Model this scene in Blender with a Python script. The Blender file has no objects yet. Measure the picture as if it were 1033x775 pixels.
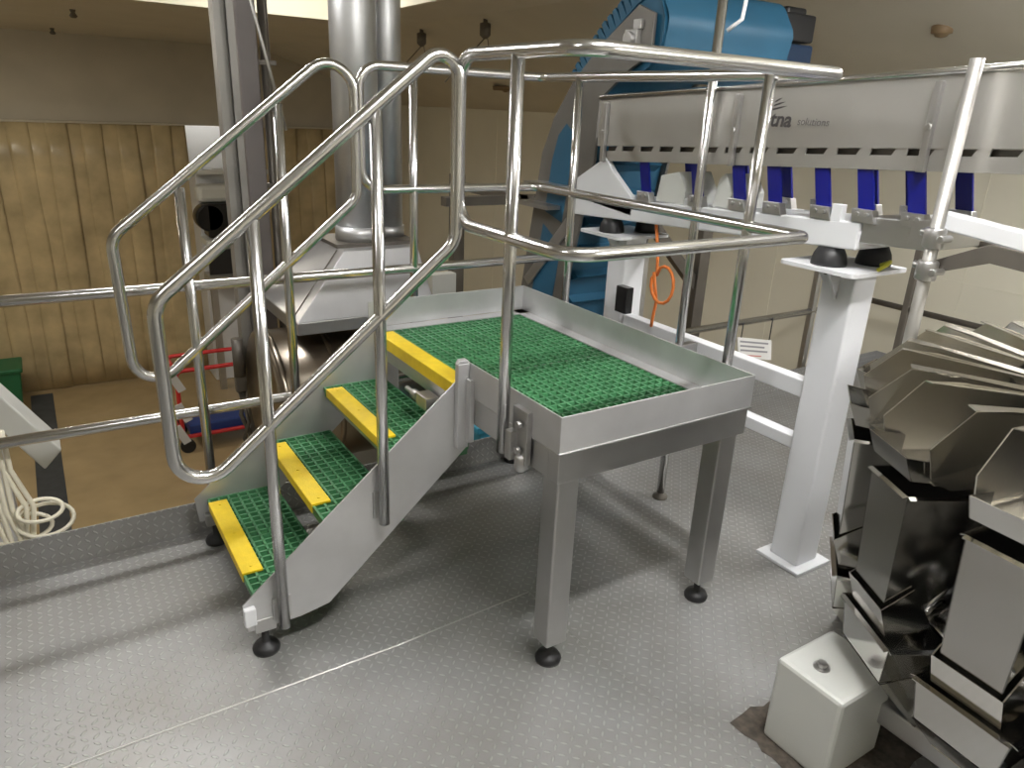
import bpy, bmesh, math, random
from mathutils import Vector, Matrix
random.seed(7)
sc = bpy.context.scene
COL = sc.collection
PI = math.pi

# ------------------------------------------------------------------ materials
def mat(name, color, rough=.5, metal=0.0, bump=0.0, bscale=40, bstretch=(1, 1, 1), var=0.0, vscale=6, spec=.5, rvar=0.0):
    m = bpy.data.materials.new(name); m.use_nodes = True
    nt = m.node_tree; b = nt.nodes['Principled BSDF']
    b.inputs['Base Color'].default_value = (*color, 1)
    b.inputs['Roughness'].default_value = rough
    b.inputs['Metallic'].default_value = metal
    b.inputs['Specular IOR Level'].default_value = spec
    tc = nt.nodes.new('ShaderNodeTexCoord')
    if var or rvar:
        n = nt.nodes.new('ShaderNodeTexNoise'); n.inputs['Scale'].default_value = vscale; n.inputs['Detail'].default_value = 5
        nt.links.new(tc.outputs['Object'], n.inputs['Vector'])
        if var:
            r = nt.nodes.new('ShaderNodeValToRGB')
            r.color_ramp.elements[0].position = .3; r.color_ramp.elements[1].position = .72
            r.color_ramp.elements[0].color = (*[c*(1-var) for c in color], 1)
            r.color_ramp.elements[1].color = (*[min(1, c*(1+var)) for c in color], 1)
            nt.links.new(n.outputs['Fac'], r.inputs['Fac']); nt.links.new(r.outputs['Color'], b.inputs['Base Color'])
        if rvar:
            mr = nt.nodes.new('ShaderNodeMapRange')
            mr.inputs['From Min'].default_value = .3; mr.inputs['From Max'].default_value = .7
            mr.inputs['To Min'].default_value = max(.02, rough-rvar); mr.inputs['To Max'].default_value = rough+rvar
            nt.links.new(n.outputs['Fac'], mr.inputs['Value']); nt.links.new(mr.outputs['Result'], b.inputs['Roughness'])
    if bump:
        mp = nt.nodes.new('ShaderNodeMapping'); mp.inputs['Scale'].default_value = bstretch
        n2 = nt.nodes.new('ShaderNodeTexNoise'); n2.inputs['Scale'].default_value = bscale; n2.inputs['Detail'].default_value = 3
        bp = nt.nodes.new('ShaderNodeBump'); bp.inputs['Strength'].default_value = bump; bp.inputs['Distance'].default_value = .004
        nt.links.new(tc.outputs['Object'], mp.inputs['Vector']); nt.links.new(mp.outputs['Vector'], n2.inputs['Vector'])
        nt.links.new(n2.outputs['Fac'], bp.inputs['Height']); nt.links.new(bp.outputs['Normal'], b.inputs['Normal'])
    return m

def checker_plate(name, color, cell=.027):
    """Raised alternating tread bars of a steel checker plate."""
    m = mat(name, color, .46, .55)
    nt = m.node_tree; L = nt.links; N = nt.nodes; b = N['Principled BSDF']
    def M(op, a, c=None, d=None):
        x = N.new('ShaderNodeMath'); x.operation = op
        for i, v in enumerate((a, c, d)):
            if v is None: continue
            if isinstance(v, (int, float)): x.inputs[i].default_value = v
            else: L.new(v, x.inputs[i])
        return x.outputs[0]
    tc = N.new('ShaderNodeTexCoord'); s = N.new('ShaderNodeSeparateXYZ'); L.new(tc.outputs['Object'], s.inputs[0])
    u = M('DIVIDE', s.outputs['X'], cell); v = M('DIVIDE', M('ADD', s.outputs['Y'], s.outputs['Z']), cell)
    fu = M('SUBTRACT', M('FRACT', u), .5); fv = M('SUBTRACT', M('FRACT', v), .5)
    par = M('ROUND', M('FLOORED_MODULO', M('ADD', M('FLOOR', u), M('FLOOR', v)), 2.0))
    sg = M('SUBTRACT', 1.0, M('MULTIPLY', par, 2.0))
    a = M('ADD', fu, M('MULTIPLY', fv, sg)); c = M('SUBTRACT', fu, M('MULTIPLY', fv, sg))
    d = M('SQRT', M('ADD', M('POWER', M('DIVIDE', a, .62), 2.0), M('POWER', M('DIVIDE', c, .2), 2.0)))
    mr = N.new('ShaderNodeMapRange'); mr.interpolation_type = 'SMOOTHSTEP'
    mr.inputs['From Min'].default_value = 1.0; mr.inputs['From Max'].default_value = .55
    L.new(d, mr.inputs['Value'])
    bp = N.new('ShaderNodeBump'); bp.inputs['Strength'].default_value = .9; bp.inputs['Distance'].default_value = .0026
    L.new(mr.outputs['Result'], bp.inputs['Height']); L.new(bp.outputs['Normal'], b.inputs['Normal'])
    n = N.new('ShaderNodeTexNoise'); n.inputs['Scale'].default_value = 2.2; n.inputs['Detail'].default_value = 6; n.inputs['Roughness'].default_value = .65
    L.new(tc.outputs['Object'], n.inputs['Vector'])
    r = N.new('ShaderNodeValToRGB')
    r.color_ramp.elements[0].position = .32; r.color_ramp.elements[1].position = .62
    r.color_ramp.elements[0].color = (color[0]*.82, color[1]*.80, color[2]*.76, 1); r.color_ramp.elements[1].color = (*color, 1)
    L.new(n.outputs['Fac'], r.inputs['Fac'])
    mx = N.new('ShaderNodeMix'); mx.data_type = 'RGBA'; mx.blend_type = 'MULTIPLY'
    mx.inputs[0].default_value = 1.0
    g = N.new('ShaderNodeMapRange'); g.inputs['To Min'].default_value = .88; g.inputs['To Max'].default_value = 1.2
    L.new(mr.outputs['Result'], g.inputs['Value'])
    cmb = N.new('ShaderNodeCombineColor')
    for k in range(3): L.new(g.outputs['Result'], cmb.inputs[k])
    L.new(r.outputs['Color'], mx.inputs[6]); L.new(cmb.outputs[0], mx.inputs[7]); L.new(mx.outputs[2], b.inputs['Base Color'])
    return m

def emitter(name, color, strength):
    m = bpy.data.materials.new(name); m.use_nodes = True
    b = m.node_tree.nodes['Principled BSDF']; b.inputs['Base Color'].default_value = (*color, 1)
    b.inputs['Emission Color'].default_value = (*color, 1); b.inputs['Emission Strength'].default_value = strength
    return m

M = {}
M['plate'] = checker_plate('checker_plate_steel', (.375, .375, .37), .030)
M['tube'] = mat('polished_stainless_tube', (.66, .655, .65), .22, 1)
M['steel'] = mat('brushed_stainless', (.54, .535, .53), .38, 1, bump=.10, bscale=60, bstretch=(1, 1, 7), var=.07, vscale=5)
M['sheet'] = mat('satin_stainless_sheet', (.62, .62, .625), .55, .85, bump=.06, bscale=80, bstretch=(1, 6, 6), vscale=4, var=.10)
M['pan'] = mat('glass_blasted_stainless', (.49, .48, .455), .46, .9, bump=.05, bscale=90, var=.05, vscale=3)
M['feed'] = mat('feeder_pan_stainless', (.70, .67, .60), .24, 1)
M['dark'] = mat('dark_tinted_stainless', (.10, .098, .095), .2, 1)
M['mirror'] = mat('bright_stainless', (.60, .59, .565), .12, 1)
M['duct'] = mat('galvanised_duct', (.62, .625, .63), .45, .9, var=.08, vscale=5)
M['hood'] = mat('matt_galvanised_sheet', (.60, .60, .61), .38, .85, var=.06, vscale=5)
M['darksteel'] = mat('dull_grey_brown_steel', (.16, .145, .125), .5, .6, var=.15)
M['drum'] = mat('brown_stained_stainless', (.33, .285, .235), .28, 1, var=.2, vscale=4)
M['green'] = mat('green_moulded_grating', (.075, .25, .11), .42, 0, bump=.2, bscale=120, var=.18, vscale=14)
M['yellow'] = mat('yellow_nosing_paint', (.86, .62, .02), .45, 0, bump=.25, bscale=220, var=.06, vscale=30)
M['black'] = mat('black_rubber', (.014, .014, .015), .5, 0, bump=.1)
M['blackgloss'] = mat('black_gloss_plastic', (.012, .012, .013), .22, 0)
M['white'] = mat('white_paint', (.68, .69, .71), .38, 0, var=.03, vscale=3)
M['offwhite'] = mat('cream_white_paint', (.64, .65, .62), .4, 0, var=.03, vscale=3)
M['blue'] = mat('blue_conveyor_belt', (.014, .088, .160), .55, 0, var=.12, vscale=3, bump=.05, bscale=20)
M['navy'] = mat('dark_navy_motor_paint', (.012, .028, .062), .4, 0)
M['spring'] = mat('blue_leaf_spring', (.003, .006, .17), .3, 0)
M['skyblue'] = mat('light_blue_plastic', (.07, .40, .58), .45, 0)
M['ceil'] = mat('beige_ceiling_panel', (.60, .56, .47), .7, 0, var=.04, vscale=2)
M['bulk'] = mat('beige_bulkhead_panel', (.48, .435, .345), .75, 0, var=.06, vscale=2)
M['wall'] = mat('cream_wall_panel', (.76, .73, .61), .6, 0, var=.03, vscale=1.5)
M['whitewall'] = mat('white_room_wall', (.75, .75, .73), .6, 0)
M['hallfloor'] = mat('ochre_resin_floor', (.40, .30, .165), .2, 0, bump=.3, bscale=3, var=.12, vscale=2)
M['curtain'] = mat('amber_pvc_strip', (.54, .43, .245), .3, 0, var=.25, vscale=2.5, bump=.2, bscale=2)
M['curtain'].node_tree.nodes['Principled BSDF'].inputs['Transmission Weight'].default_value = .0
M['mat'] = mat('dark_grey_mat', (.045, .05, .055), .7, 0, var=.2)
M['greenbox'] = mat('green_plastic_bin', (.015, .13, .05), .5, 0)
M['red'] = mat('red_trolley_paint', (.60, .03, .03), .4, 0)
M['bluebin'] = mat('blue_plastic_bin', (.02, .05, .22), .45, 0)
M['hose'] = mat('cream_hose', (.72, .68, .55), .45, 0)
M['orange'] = mat('orange_cable', (.85, .24, .05), .45, 0)
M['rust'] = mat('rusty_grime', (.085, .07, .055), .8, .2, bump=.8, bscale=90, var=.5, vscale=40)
M['paper'] = mat('white_printed_card', (.78, .77, .75), .5, 0)
M['ink'] = mat('grey_ink', (.30, .29, .31), .6, 0)
M['inkred'] = mat('red_ink', (.55, .22, .2), .6, 0)
M['text'] = mat('dark_logo_ink', (.055, .05, .05), .5, 0)
M['textgrey'] = mat('grey_logo_ink', (.16, .15, .145), .5, 0)
M['weld'] = mat('bright_weld_bead', (.62, .615, .60), .3, .9, bump=.5, bscale=150)
M['lamp'] = emitter('lit_diffuser', (1, .965, .9), 1)
M['earth'] = mat('yellow_green_wire', (.62, .60, .05), .4, 0)

# ------------------------------------------------------------------ mesh builders
class B:
    def __init__(s): s.bm = bmesh.new()
    def box(s, x0, x1, y0, y1, z0, z1):
        v = [s.bm.verts.new((x, y, z)) for x in (x0, x1) for y in (y0, y1) for z in (z0, z1)]
        for f in ((0, 1, 3, 2), (4, 6, 7, 5), (0, 4, 5, 1), (2, 3, 7, 6), (0, 2, 6, 4), (1, 5, 7, 3)):
            s.bm.faces.new([v[i] for i in f])
        return s
    def prism(s, pts, d):
        """polygon of 3D points extruded by vector d"""
        d = Vector(d); a = [s.bm.verts.new(Vector(p)) for p in pts]; b = [s.bm.verts.new(Vector(p)+d) for p in pts]
        n = len(pts); s.bm.faces.new(a[::-1]); s.bm.faces.new(b)
        for i in range(n): s.bm.faces.new([a[i], a[(i+1) % n], b[(i+1) % n], b[i]])
        return s
    def tube(s, path, r, seg=14, closed=False):
        path = [Vector(p) for p in path]; n = len(path); rings = []
        tang = []
        for i in range(n):
            if closed: t = path[(i+1) % n]-path[i-1]
            else: t = path[min(i+1, n-1)]-path[max(i-1, 0)]
            tang.append(t.normalized())
        ref = Vector((0, 0, 1)) if abs(tang[0].z) < .9 else Vector((1, 0, 0))
        nrm = (ref-tang[0]*ref.dot(tang[0])).normalized()
        for i in range(n):
            if i: nrm = (tang[i-1].rotation_difference(tang[i]) @ nrm); nrm = (nrm-tang[i]*nrm.dot(tang[i])).normalized()
            bn = tang[i].cross(nrm)
            rings.append([s.bm.verts.new(path[i]+(nrm*math.cos(a)+bn*math.sin(a))*r) for a in [2*PI*k/seg for k in range(seg)]])
        off = 0
        if closed:
            off = min(range(seg), key=lambda k: (rings[0][k].co-rings[-1][0].co).length)
        for i in range(n if closed else n-1):
            A = rings[i]; C = rings[(i+1) % n]; o = off if (closed and i == n-1) else 0
            for k in range(seg):
                f = s.bm.faces.new([A[k], A[(k+1) % seg], C[(k+1+o) % seg], C[(k+o) % seg]]); f.smooth = True
        if not closed:
            s.bm.faces.new(rings[0][::-1]); s.bm.faces.new(rings[-1])
        return s
    def cyl(s, p, q, r, seg=24, r2=None):
        p = Vector(p); q = Vector(q); t = (q-p).normalized()
        ref = Vector((0, 0, 1)) if abs(t.z) < .9 else Vector((1, 0, 0))
        u = (ref-t*ref.dot(t)).normalized(); w = t.cross(u); r2 = r if r2 is None else r2
        A = []; C = []
        for k in range(seg):
            d = u*math.cos(2*PI*k/seg)+w*math.sin(2*PI*k/seg)
            A.append(s.bm.verts.new(p+d*r)); C.append(s.bm.verts.new(q+d*r2))
        s.bm.faces.new(A[::-1]); s.bm.faces.new(C)
        for k in range(seg):
            f = s.bm.faces.new([A[k], A[(k+1) % seg], C[(k+1) % seg], C[k]]); f.smooth = True
        return s
    def lathe(s, c, prof, seg=28, axis='z'):
        c = Vector(c); rings = []
        for r, h in prof:
            ring = []
            for k in range(seg):
                a = 2*PI*k/seg
                d = Vector((r*math.cos(a), r*math.sin(a), h))
                if axis == 'x': d = Vector((d.z, d.x, d.y))
                if axis == 'y': d = Vector((d.y, d.z, d.x))
                ring.append(s.bm.verts.new(c+d))
            rings.append(ring)
        s.bm.faces.new(rings[0][::-1]); s.bm.faces.new(rings[-1])
        for A, C in zip(rings, rings[1:]):
            for k in range(seg):
                f = s.bm.faces.new([A[k], A[(k+1) % seg], C[(k+1) % seg], C[k]]); f.smooth = True
        return s
    def grid(s, P):
        V = [[s.bm.verts.new(Vector(p)) for p in row] for row in P]
        for i in range(len(V)-1):
            for j in range(len(V[0])-1):
                f = s.bm.faces.new([V[i][j], V[i+1][j], V[i+1][j+1], V[i][j+1]]); f.smooth = True
        return s

def wloc(o):
    v = Vector((0, 0, 0))
    while o: v += o.location; o = o.parent
    return v
def obj(name, b, m, parent=None, bevel=0, base=None):
    """link the builder's mesh (authored in world metres) as one object"""
    bmesh.ops.recalc_face_normals(b.bm, faces=b.bm.faces)
    off = wloc(parent) if parent else (Vector(base) if base else Vector((0, 0, 0)))
    bmesh.ops.translate(b.bm, verts=b.bm.verts, vec=-off)
    me = bpy.data.meshes.new(name); b.bm.to_mesh(me); b.bm.free()
    me.materials.append(M[m] if isinstance(m, str) else m)
    o = bpy.data.objects.new(name, me); COL.objects.link(o)
    if parent: o.parent = parent
    elif base: o.location = base
    if bevel:
        md = o.modifiers.new('edge', 'BEVEL'); md.width = bevel; md.segments = 2; md.limit_method = 'ANGLE'; md.angle_limit = math.radians(50)
    return o
def tag(o, label, cat, group=None):
    o['label'] = label; o['category'] = cat
    if group: o['group'] = group
    return o
def thing(name, label, cat, loc, group=None):
    o = bpy.data.objects.new(name, None); COL.objects.link(o); o.location = loc; o.empty_display_size = .1
    return tag(o, label, cat, group)
def struct(name, b, m, **k):
    o = obj(name, b, m, **k); o['kind'] = 'structure'; return o
def fillet(pts, rad, closed=False, n=7):
    """polyline with rounded corners"""
    P = [Vector(p) for p in pts]; N = len(P); out = []
    for i in range(N):
        if not closed and i in (0, N-1): out.append(P[i]); continue
        a, p, c = P[i-1], P[i], P[(i+1) % N]
        u = (a-p).normalized(); v = (c-p).normalized()
        ang = u.angle(v); R = rad[i] if isinstance(rad, (list, tuple)) else rad
        t = min(R/math.tan(ang/2), .48*(a-p).length, .48*(c-p).length); R = t*math.tan(ang/2)
        ctr = p+(u+v).normalized()*(R/math.sin(ang/2))
        s0 = p+u*t-ctr; s1 = p+v*t-ctr; om = s0.angle(s1)
        for k in range(n+1):
            f = k/n; out.append(ctr+(s0*math.sin((1-f)*om)+s1*math.sin(f*om))/math.sin(om))
    return out

# ------------------------------------------------------------------ setting
HF = -3.0        # lower hall floor
def build_setting():
    struct('floor', B().box(-5, 4.0, -5, 1.405, -.12, 0), 'plate')
    k = B().box(-5, 4.0, 1.405, 1.412, -.12, .14)
    k.box(3.993, 4.0, -5, 1.405, 0, .14)
    struct('trim_1', k, 'plate')
    w = B()
    w.tube([(-5, .338, 0), (-.35, .362, 0), (.2, .39, 0)], .0032, 6)
    struct('trim_2', w, 'weld')
    w = B().tube([(.2, .39, 0), (.2, -.03, 0), (.30, -.45, 0), (.42, -1.6, 0)], .003, 6)
    struct('trim_3', w, 'plate')
    struct('floor_lower_hall', B().box(-7, 5.2, 1.6, 13.6, HF-.1, HF), 'hallfloor')
    struct('ceiling_low', B().box(-7, 2.5, 6.5, 12.4, 2.5, 2.6).box(1.75, 2.5, -5, 6.5, 2.5, 2.6), 'ceil')
    struct('ceiling_high', B().box(-7, 1.75, -5, 6.5, 3.2, 3.3), 'ceil')
    r = B().box(-7, 1.75, 6.48, 6.52, 2.485, 3.2); r.box(1.74, 1.78, -5, 6.5, 2.485, 3.2)
    struct('trim_4', r, 'wall')
    struct('ceiling_sloping', B().prism([(2.5, -5, 2.5), (5.05, -5, 1.68), (5.05, -5, 1.8), (2.5, -5, 2.62)], (0, 17.4, 0)), 'ceil')
    struct('wall_right', B().box(5.0, 5.15, -5, 13.6, HF, 2.6), 'wall')
    s = B()
    for y in (-2.2, -.4, 1.4, 3.2, 5.0, 6.8, 8.6): s.box(4.994, 5.0, y, y+.006, HF, 1.68)
    s.box(4.994, 5.0, -5, 12.3, .565, .570)
    struct('trim_5', s, 'wall')
    struct('wall_left', B().box(-7.1, -7, -5, 13.6, HF, 3.3), 'wall')
    struct('wall_back', B().box(-7, 5.2, -5.1, -5, -.2, 3.3), 'wall')
    # bulkhead over the two curtained openings, and the room seen through the gap
    struct('wall_far', B().box(-7, 5.0, 12.3, 12.45, 1.24, 2.6), 'bulk')
    struct('wall_far_room', B().box(-7, 5.2, 13.5, 13.6, HF, 1.3), 'whitewall')
    struct('wall_below_mezzanine', B().box(-5, 4, 1.36, 1.40, HF, -.12), 'wall')
    # hatch frame on the right wall
    h = B(); h.tube(fillet([(4.99, .72, .98), (4.99, .72, 1.22), (4.99, .1, 1.22), (4.99, .1, .98)], .06, True), .015, 8, True)
    struct('trim_6', h, 'bulk')
    # grimy cut-out round the foot block
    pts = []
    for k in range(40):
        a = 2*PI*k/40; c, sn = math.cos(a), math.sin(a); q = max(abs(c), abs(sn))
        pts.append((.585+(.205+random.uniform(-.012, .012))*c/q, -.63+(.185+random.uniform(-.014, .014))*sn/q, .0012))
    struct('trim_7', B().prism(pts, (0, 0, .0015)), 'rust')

# ------------------------------------------------------------------ access platform with stair
def grating(x0, x1, y0, y1, zt, px=.036, t=.0085, d=.02):
    b = B(); b.box(x0, x1, y0, y1, zt-.04, zt-.02)
    nx = round((x1-x0)/px); ny = round((y1-y0)/px)
    for i in range(nx+1):
        x = x0+(x1-x0)*i/nx; b.box(x-t/2, x+t/2, y0, y1, zt-d, zt)
    for j in range(ny+1):
        y = y0+(y1-y0)*j/ny; b.box(x0, x1, y-t/2, y+t/2, zt-d, zt)
    return b

def build_platform():
    W, D, ZD, ZK = .80, 1.42, .80, .912
    YS, YB = .548, 1.315
    T = thing('access_platform', 'stainless step-up platform with green grating deck, yellow-nosed stair and tube handrails', 'platform', (.4, .7, 0))
    obj('deck', grating(.01, W-.055, .008, 1.36, ZD-.012), 'green', T)
    k = B()
    k.box(-.005, W+.005, -.005, 0, ZD-.005, ZK)
    k.box(W, W+.005, 0, D, ZD-.005, ZK)
    k.box(-.005, W+.005, D, D+.005, ZD-.005, ZK)
    k.box(-.005, 0, 0, YS-.006, ZD-.005, ZK)
    k.box(W-.06, W, 0, D, ZD-.012, ZD-.006)
    k.box(0, W, 1.355, D, ZD-.012, ZD-.006)
    obj('kick_plate', k, 'sheet', T, bevel=.0015)
    f = B()
    f.box(0, W, 0, .05, .695, .79).box(0, W, D-.05, D, .695, .79).box(0, .05, .05, D-.05, .695, .79).box(W-.05, W, .05, D-.05, .695, .79)
    f.box(-.008, W+.008, -.009, .0, .79, .799).box(W, W+.009, 0, D, .79, .799).box(.05, W-.05, .68, .73, .70, .78)
    obj('frame', f, 'steel', T, bevel=.003)
    for (lx, ly) in ((.015, .015), (W-.095, .015), (.015, D-.095), (W-.095, D-.095)):
        leg = obj('leg', B().box(lx, lx+.08, ly, ly+.08, .085, .70), 'steel', T, bevel=.006)
        c = (lx+.04, ly+.04, 0)
        ft = B().lathe(c, [(.042, 0), (.044, .012), (.036, .026), (.016, .034), (.012, .04), (.012, .1)])
        obj('foot', ft, 'black', leg)
    # stair stringers
    def stringer(y0):
        return [(-.80, y0, .205), (-.79, y0, .10), (-.62, y0, .10), (-.52, y0, .118), (.0, y0, .588), (.0, y0, .862), (-.045, y0, .842)]
    front = obj('stringer', B().prism(stringer(YS-.005), (0, .006, 0)), 'sheet', T)
    obj('end_plate', B().box(-.05, -.006, YS-.03, YS-.006, .60, .912).prism([(-.006, YS-.03, .912), (-.05, YS-.03, .912), (-.042, YS-.03, .925), (-.014, YS-.03, .925)], (0, .024, 0)).box(-.02, 0, YS-.06, YS-.03, .63, .86), 'sheet', front, bevel=.003)
    obj('end_cap', B().box(-.802, -.765, YS-.03, YS-.006, .135, .20), 'white', front, bevel=.004)
    back = obj('stringer', B().prism(stringer(YB), (0, .006, 0)), 'sheet', T)
    for s, y in ((front, YS+.012), (back, YB-.012)):
        x = -.735
        ft = B().lathe((x, y, 0), [(.043, 0), (.045, .012), (.036, .026), (.016, .034), (.012, .04), (.012, .09)])
        obj('foot', ft, 'black', s)
        obj('foot_bracket', B().box(x-.035, x+.035, y-.02 if y < 1 else y-.02, y+.02, .085, .135), 'steel', s, bevel=.003)
    for kx in range(3):
        z = .2*(kx+1); x = -.75+.25*kx
        tr = obj('tread', grating(x, x+.262, YS+.006, YB-.004, z-.006), 'green', T)
        n = B().box(x-.006, x+.062, .725, YB-.045, z-.008, z+.002).box(x-.008, x-.004, .725, YB-.045, z-.034, z+.002)
        obj('nosing', n, 'yellow', tr, bevel=.002)
        br = B().box(x+.02, x+.06, YS+.006, YB-.004, z-.085, z-.047).box(x+.01, x+.03, YS+.006, YS+.05, z-.09, z-.045)
        obj('tread_bearer', br, 'steel', tr, bevel=.003)
        for yy in (.76, 1.0, 1.235):
            obj('screw', B().cyl((x+.03, yy, z+.002), (x+.03, yy, z+.004), .006, 10), 'yellow', tr)
    n = B().box(-.008, .06, .60, YB-.01, ZD-.008, ZD+.004).box(-.012, -.006, .60, YB-.01, ZD-.045, ZD+.004)
    obj('nosing', n, 'yellow', T, bevel=.002)
    obj('junction_block', B().box(-.06, -.005, .74, .83, .66, .71).cyl((-.05, .87, .69), (-.05, .83, .69), .018).cyl((-.05, .93, .69), (-.05, .87, .69), .010), 'steel', T, bevel=.004)
    # stair handrails: one bent loop each, with two welded posts
    R = .0195
    def stair_rail(y, dz, posts, tl=-.957, rc=.10):
        loop = [(tl, y, 1.212+dz), (-.943, y, .598+dz), (-.066, y, 1.322+dz), (-.066, y, 1.918+dz)]
        h = obj('handrail', B().tube(fillet(loop, [.09, .085, .09, rc], True, 9), R, 16, True), 'tube', T)
        for x, z0, z1 in posts:
            p = B().tube([(x, y, z0), (x, y, z1)], .0185, 14)
            q = obj('post', p, 'tube', h)
        return h
    yf = YS-.03
    h = stair_rail(yf, 0, ((-.68, .10, 1.415), (-.325, .385, 1.70)), -.944, .06)
    obj('post_plate', B().box(-.71, -.65, YS-.012, YS-.005, .12, .20), 'steel', h)
    obj('post_plate', B().box(-.355, -.295, YS-.012, YS-.005, .40, .50), 'steel', h)
    yb = YB+.034
    stair_rail(yb, .035, ((-.722, .20, 1.41), (-.36, .45, 1.70)))
    # guard rail round the platform: closed loop following three sides
    zt, zm = 1.858, 1.376
    xl, xr, yfr, ybk = -.045, .885, -.045, 1.468
    top = [(xl, .548, zm), (xl, .548, zt), (xl, yfr, zt), (xr+.022, yfr, zt-.004), (xr, ybk, zt), (.0, ybk, zt), (.0, ybk, zm), (xr, ybk, zm), (xr, yfr, zm), (xl, yfr, zm)]
    g = obj('guard_rail', B().tube(fillet(top, [.09, .08, .08, .03, .06, .09, .09, .06, .03, .08], True, 8), R, 16, True), 'tube', T)
    for (x, y, z0) in ((xl, .235, .715), (xr, .19, .70), (xr, 1.19, .70), (.237, ybk, .70)):
        obj('post', B().tube([(x, y, z0), (x, y, zt)], .0185, 14), 'tube', g)
    def clamp(x0, x1, y0, y1):
        return B().box(x0, x1, y0, y1, .70, .845)
    c = B().box(-.024, -.005, .135, .215, .70, .875).box(-.05, -.02, .185, .215, .705, .80)
    for zz in (.745, .83): c.cyl((-.03, .165, zz), (-.042, .165, zz), .013, 6)
    c.lathe((-.018, .165, .70), [(.012, -.03), (.022, -.02), (.022, .02), (.012, .03)])
    obj('post_clamp', c, 'steel', g, bevel=.002)
    obj('post_clamp', B().box(.805, .87, .17, .21, .72, .80), 'steel', g, bevel=.002)
    obj('post_clamp', B().box(.805, .87, 1.17, 1.21, .72, .80), 'steel', g, bevel=.002)
    obj('post_clamp', B().box(.217, .257, 1.425, 1.452, .72, .80), 'steel', g, bevel=.002)

# ------------------------------------------------------------------ mezzanine guard rails
def build_guard_rails():
    y = 1.47
    T = thing('guard_railing', 'round steel guard railing along the mezzanine edge behind the stair', 'railing', (0, y, 0))
    obj('top_rail', B().tube([(-3.2, y, 1.03), (3.85, y, 1.03)], .021), 'tube', T)
    obj('mid_rail', B().tube([(-3.2, y, .515), (3.85, y, .515)], .021), 'tube', T)
    for x in (-2.6, 1.62, 3.2):
        obj('post', B().box(x-.02, x+.02, y-.02, y+.02, -.1, 1.03), 'steel', T, bevel=.004)
        # lugs tying each post to the kerb
    for x in (-2.6, 1.62, 3.2): obj('lug', B().box(x-.02, x+.02, 1.412, 1.46, .02, .10), 'steel', T)
    x = 3.92
    T2 = thing('guard_railing', 'steel guard railing running back along the right edge past the white pillar', 'railing', (x, .5, 0))
    obj('top_rail', B().tube([(x, 1.5, 1.03), (x, -3, 1.03)], .021), 'darksteel', T2)
    obj('mid_rail', B().tube([(x, 1.5, .515), (x, -3, .515)], .021), 'darksteel', T2)
    for yy in (1.22, -.1, -1.6):
        obj('post', B().box(x-.022, x+.022, yy-.022, yy+.022, 0, 1.03), 'darksteel', T2, bevel=.004)

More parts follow.
